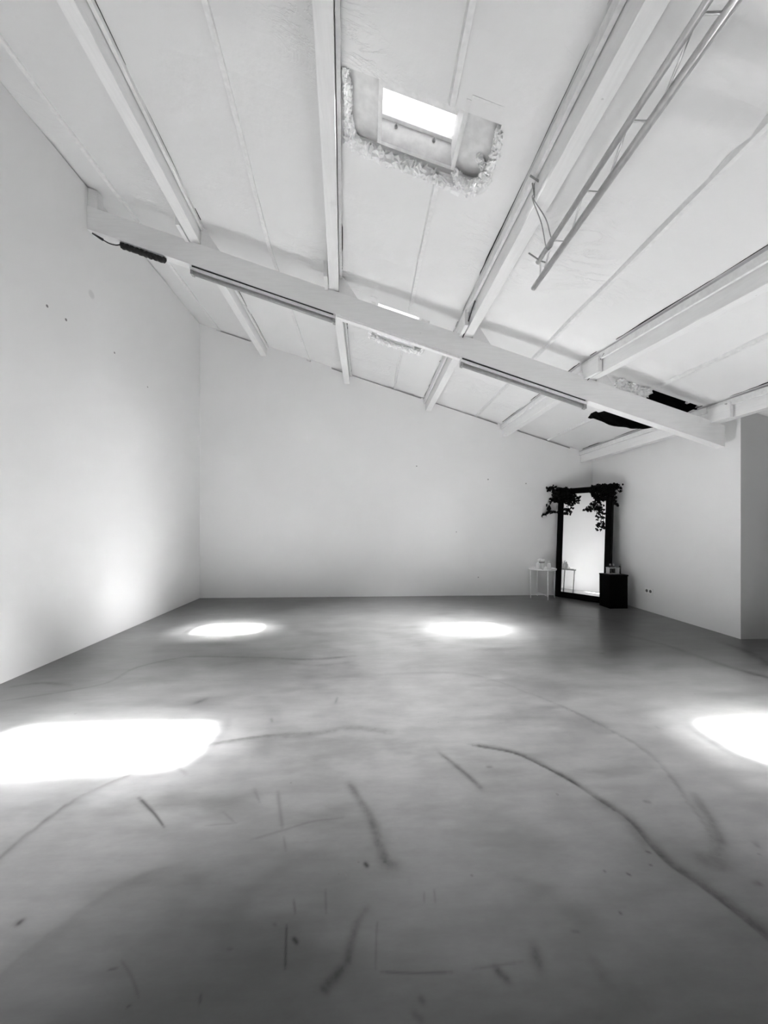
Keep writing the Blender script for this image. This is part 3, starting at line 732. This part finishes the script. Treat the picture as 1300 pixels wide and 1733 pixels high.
# ------------------------------------------------------------------ ivy garlands on the top corners of the mirror
LEAF = [(0, 0), (.30, -.12), (.52, .10), (.36, .34), (.50, .62), (.18, .62), (0, 1.0), (-.18, .62), (-.50, .62), (-.36, .34), (-.52, .10), (-.30, -.12)]
def add_leaf(bm, pos, size, rs):
    d = Vector((rs.uniform(-1, 1), rs.uniform(-1, 1), rs.uniform(-1.3, .4))).normalized()
    nrm = (MF + Vector((rs.uniform(-1, 1), rs.uniform(-1, 1), rs.uniform(-.5, .9))) * .75).normalized()
    x = d.cross(nrm)
    if x.length < .1: return
    x.normalize(); nrm = x.cross(d).normalized()
    mid = [bm.verts.new(pos + nrm * 0.0), bm.verts.new(pos + d * size * .5 - nrm * size * .10)]
    ring = [bm.verts.new(pos + x * a * size + d * b * size + nrm * (abs(a) * .22 - .25 * b * b) * size) for a, b in LEAF]
    for i in range(len(ring)):
        bm.faces.new((mid[1], ring[i], ring[(i + 1) % len(ring)]))
    bm.verts.remove(mid[0])
def garland(center, spread, strands, label, seed, nblob):
    rs = random.Random(seed)
    root = empty('ivy_garland', mp(*center), label, 'plant')
    stems = bmesh.new(); leaves = bmesh.new()
    for st, dens, jit in strands:
        path = smoothpath([Vector(q[1:]) if q[0] == 'w' else mp(*q) for q in st], 10)
        tube(stems, path, 0.0035, 6)
        for i, p_ in enumerate(path):
            for _ in range(dens if rs.random() < .9 else 0):
                off = Vector((rs.gauss(0, jit), rs.gauss(0, jit), rs.gauss(0, jit)))
                q = p_ + off
                k = (q - MB).dot(MF)
                if k < .03: q += MF * (.035 - k)
                if q.y > YB - .045: q.y = YB - .045
                add_leaf(leaves, q, rs.uniform(.030, .052), rs)
    for _ in range(nblob):
        q = mp(center[0] + max(-1.7, min(1.7, rs.gauss(0, 1))) * spread[0], center[1] + max(-1.7, min(1.2, rs.gauss(0, 1))) * spread[1], .035 + abs(rs.gauss(0, .045)))
        if q.y > YB - .05: q.y = YB - .05
        add_leaf(leaves, q, rs.uniform(.035, .062), rs)
    obj('stems', stems, M_LEAF, root); obj('leaves', leaves, M_LEAF, root)
garland((.07, 1.83, .05), (.085, .075),
        [([(.03, 1.86, .06), ('w', 3.387, 6.44, 1.772), ('w', 3.322, 6.46, 1.686), ('w', 3.267, 6.46, 1.60), ('w', 3.30, 6.46, 1.516), ('w', 3.246, 6.46, 1.483), ('w', 3.169, 6.46, 1.441)], 1, .016),
         ([('w', 3.30, 6.46, 1.60), ('w', 3.31, 6.45, 1.53), ('w', 3.35, 6.42, 1.515), (.04, 1.50, .05)], 1, .012),
         ([(.10, 1.80, .05), (.16, 1.68, .05), (.20, 1.58, .05), (.15, 1.52, .05), (.155, 1.455, .05)], 1, .024),
         ([(.15, 1.82, .05), (.26, 1.76, .05), (.33, 1.70, .05)], 2, .030),
         ([(.24, 1.72, .05), (.22, 1.62, .05)], 1, .022),
         ([(.05, 1.91, .05), ('w', 3.36, 6.44, 1.955), ('w', 3.29, 6.45, 1.93), ('w', 3.265, 6.46, 1.895)], 2, .016)],
        'black ivy garland on the top left mirror corner, trailing outwards', 5, 230)
garland((.78, 1.84, .05), (.095, .075),
        [([(.72, 1.80, .05), (.66, 1.70, .05), (.70, 1.58, .05), (.715, 1.46, .05), (.74, 1.36, .05), (.725, 1.26, .05), (.715, 1.235, .05)], 1, .030),
         ([(.68, 1.66, .05), (.60, 1.62, .05), (.55, 1.58, .05), (.50, 1.545, .05)], 1, .022),
         ([(.62, 1.56, .05), (.68, 1.52, .05), (.74, 1.50, .05)], 1, .022),
         ([(.60, 1.86, .05), (.62, 1.76, .05), (.64, 1.70, .05)], 1, .018),
         ([(.86, 1.86, .05), (.96, 1.90, .05), (1.01, 1.84, .05)], 2, .022),
         ([(.90, 1.80, .04), (.93, 1.68, .04), (.945, 1.60, .04)], 1, .012)],
        'black ivy garland on the top right mirror corner, hanging inwards', 9, 250)

# ------------------------------------------------------------------ small round tray table left of the mirror
TX, TY, TR, TH = 3.075, 6.262, 0.228, 0.523
root = empty('tray_table', (TX, TY, 0), 'small round white metal tray table left of the mirror', 'table')
bm = bmesh.new()
lathe(bm, [(0, 0), (TR - .006, 0), (TR - .001, .006), (TR, .024), (TR - .003, .026), (TR - .006, .022), (TR - .010, .008), (0, .006)], TX, TY, TH - .026, 48); obj('tray_top', bm, M_TABLE, root, True)
ang = [math.radians(a) for a in (178, 268, 358, 88)]
feet = [(TX + .208 * math.cos(a), TY + .208 * math.sin(a)) for a in ang]
for fx, fy in feet:
    bm = bmesh.new(); tube(bm, [(fx, fy, .0), (fx, fy, TH - .027)], 0.0085, 12); o = obj('leg', bm, M_TABLE, root, True)
for a, b, dz in ((0, 2, 0), (1, 3, .012)):
    bm = bmesh.new(); tube(bm, [(*feet[a], .055 + dz), (*feet[b], .055 + dz)], 0.006, 8); obj('cross_bar', bm, M_TABLE, root, True)
def bottle(name, x, y, z, parts, label, cat, group=None):
    root = empty(name, (x, y, z), label, cat, group)
    for nm, prof, mat in parts:
        bm = bmesh.new(); lathe(bm, prof, x, y, z, 20); obj(nm, bm, mat, root, True)
zt = TH - .0195
bottle('pump_bottle', TX - .105, TY - .05, zt, [('body', [(0, 0), (.032, 0), (.034, .01), (.033, .095), (.022, .118), (.012, .124), (0, .124)], M_GLASSY),
        ('pump', [(0, .122), (.013, .122), (.013, .14), (.006, .143), (.006, .158), (.017, .160), (.017, .172), (0, .174)], M_PLASTIC)], 'pale pump bottle at the left of the round white table', 'bottle')
bottle('lidded_jar', TX + .01, TY + .06, zt, [('body', [(0, 0), (.050, 0), (.054, .012), (.054, .12), (.044, .132), (0, .132)], M_GLASSY),
        ('lid', [(0, .130), (.056, .130), (.056, .166), (.050, .172), (0, .172)], M_PLASTIC), ('band', [(.0545, .108), (.0565, .108), (.0565, .126), (.0545, .126)], M_GREY)], 'wide jar with pale lid in the middle of the white table', 'jar')
bottle('capped_bottle', TX + .095, TY - .045, zt, [('body', [(0, 0), (.029, 0), (.031, .01), (.030, .085), (.020, .104), (.011, .112), (0, .112)], M_GLASSY),
        ('cap', [(0, .110), (.0125, .110), (.0125, .138), (.010, .142), (0, .142)], M_PLASTIC)], 'pale bottle with white cap at the right of the white table', 'bottle')
root = empty('folded_card', (TX - .02, TY - .10, zt), 'small tent card with dark base in front of the jar', 'card')
bm = bmesh.new(); box(bm, TX - .055, TX + .035, TY - .135, TY - .085, zt, zt + .012); bevel(bm, .002); obj('card_base', bm, M_DKGLASS, root)
bm = bmesh.new()
for s in (-1, 1):
    prism8(bm, [(TX - .045, TY - .11 + s * .020, zt + .012), (TX + .030, TY - .11 + s * .020, zt + .012), (TX + .030, TY - .11 + s * .017, zt + .012), (TX - .045, TY - .11 + s * .017, zt + .012),
                (TX - .010, TY - .11 + s * .002, zt + .062), (TX + .000, TY - .11 + s * .002, zt + .062), (TX + .000, TY - .11, zt + .062), (TX - .010, TY - .11, zt + .062)])
obj('card', bm, M_PLASTIC, root)

# ------------------------------------------------------------------ black cube stand right of the mirror with a small rack of bottles
CX0, CX1, CY0, CY1, CH = 3.690, 3.982, 5.385, 5.645, 0.512
root = empty('side_cabinet', ((CX0 + CX1) / 2, (CY0 + CY1) / 2, 0), 'black box cabinet on the floor right of the mirror', 'cabinet')
bm = bmesh.new(); box(bm, CX0 + .006, CX1 - .006, CY0 + .010, CY1, 0.0, CH - .022); bevel(bm, .003); obj('body', bm, M_BLACK, root)
bm = bmesh.new(); box(bm, CX0, CX1, CY0, CY1, CH - .021, CH); bevel(bm, .003); obj('top_board', bm, M_BLACK, root)
bm = bmesh.new(); box(bm, CX0 + .012, CX1 - .012, CY0 + .001, CY0 + .0095, .03, CH - .03); bevel(bm, .002); obj('door', bm, M_BLACK, root)
RX, RY = 3.865, 5.54
root = empty('bottle_rack', (RX, RY, CH), 'small pale open rack on top of the black cabinet', 'rack')
M_RACK = flat('pale_acrylic', 0.5, 0.25)
rx0, rx1, ry0, ry1 = RX - .105, RX + .055, RY - .045, RY + .045
bm = bmesh.new(); box(bm, rx0, rx1, ry0, ry1, CH + .001, CH + .010); obj('rack_base', bm, M_RACK, root)
for yy in (ry0, ry1 - .006):
    bm = bmesh.new(); box(bm, rx0, rx1, yy, yy + .006, CH + .088, CH + .100); obj('rail', bm, M_RACK, root)
for xx in (rx0, rx1 - .007):
    bm = bmesh.new(); box(bm, xx, xx + .007, ry0 + .0062, ry1 - .0062, CH + .0102, CH + .0985); obj('end_panel', bm, M_RACK, root)
dk = lambda h, r: [('body', [(0, 0), (r, 0), (r, h * .62), (r * .45, h * .76), (r * .4, h * .84), (0, h * .84)], M_DKGLASS), ('cap', [(0, h * .83), (r * .55, h * .83), (r * .5, h), (0, h)], M_GREY)]
bottle('dropper_bottle', RX - .065, RY, CH + .011, dk(.145, .022), 'dark bottle at the left in the small rack', 'bottle', 'bottles on the black cabinet')
bottle('dropper_bottle', RX - .008, RY, CH + .011, dk(.138, .021), 'dark bottle at the right in the small rack', 'bottle', 'bottles on the black cabinet')
bottle('tall_bottle', RX + .075, RY - .025, CH + .001, [('body', [(0, 0), (.014, 0), (.015, .11), (.007, .128), (0, .128)], M_DKGLASS), ('cap', [(0, .127), (.008, .127), (.008, .135), (.013, .137), (.013, .15), (0, .15)], M_GREY)],
       'slim black bottle standing right of the small rack', 'bottle')
bottle('small_glass', RX + .100, RY + .005, CH + .001, [('body', [(0, 0), (.013, 0), (.014, .095), (.012, .095), (.011, .006), (0, .006)], M_GLASSY)], 'slim pale glass at the right end of the black cabinet', 'glass')

# ------------------------------------------------------------------ wall socket
root = empty('wall_socket', (XR, 5.18, .30), 'white double socket low on the right wall', 'socket')
bm = bmesh.new(); box(bm, XR - .011, XR - .001, 5.18 - .075, 5.18 + .075, .262, .342); bevel(bm, .003); plate = obj('cover_plate', bm, M_PLASTIC, root)
for yy in (5.145, 5.215):
    bm = bmesh.new(); lathe(bm, [(0, 0), (.022, 0), (.022, .002), (0, .002)], n=16)
    bm.transform(Matrix.Translation((XR - .0112, yy, .302)) @ Matrix.Rotation(-math.pi / 2, 4, 'Y')); obj('socket_well', bm, M_HOLE, plate)
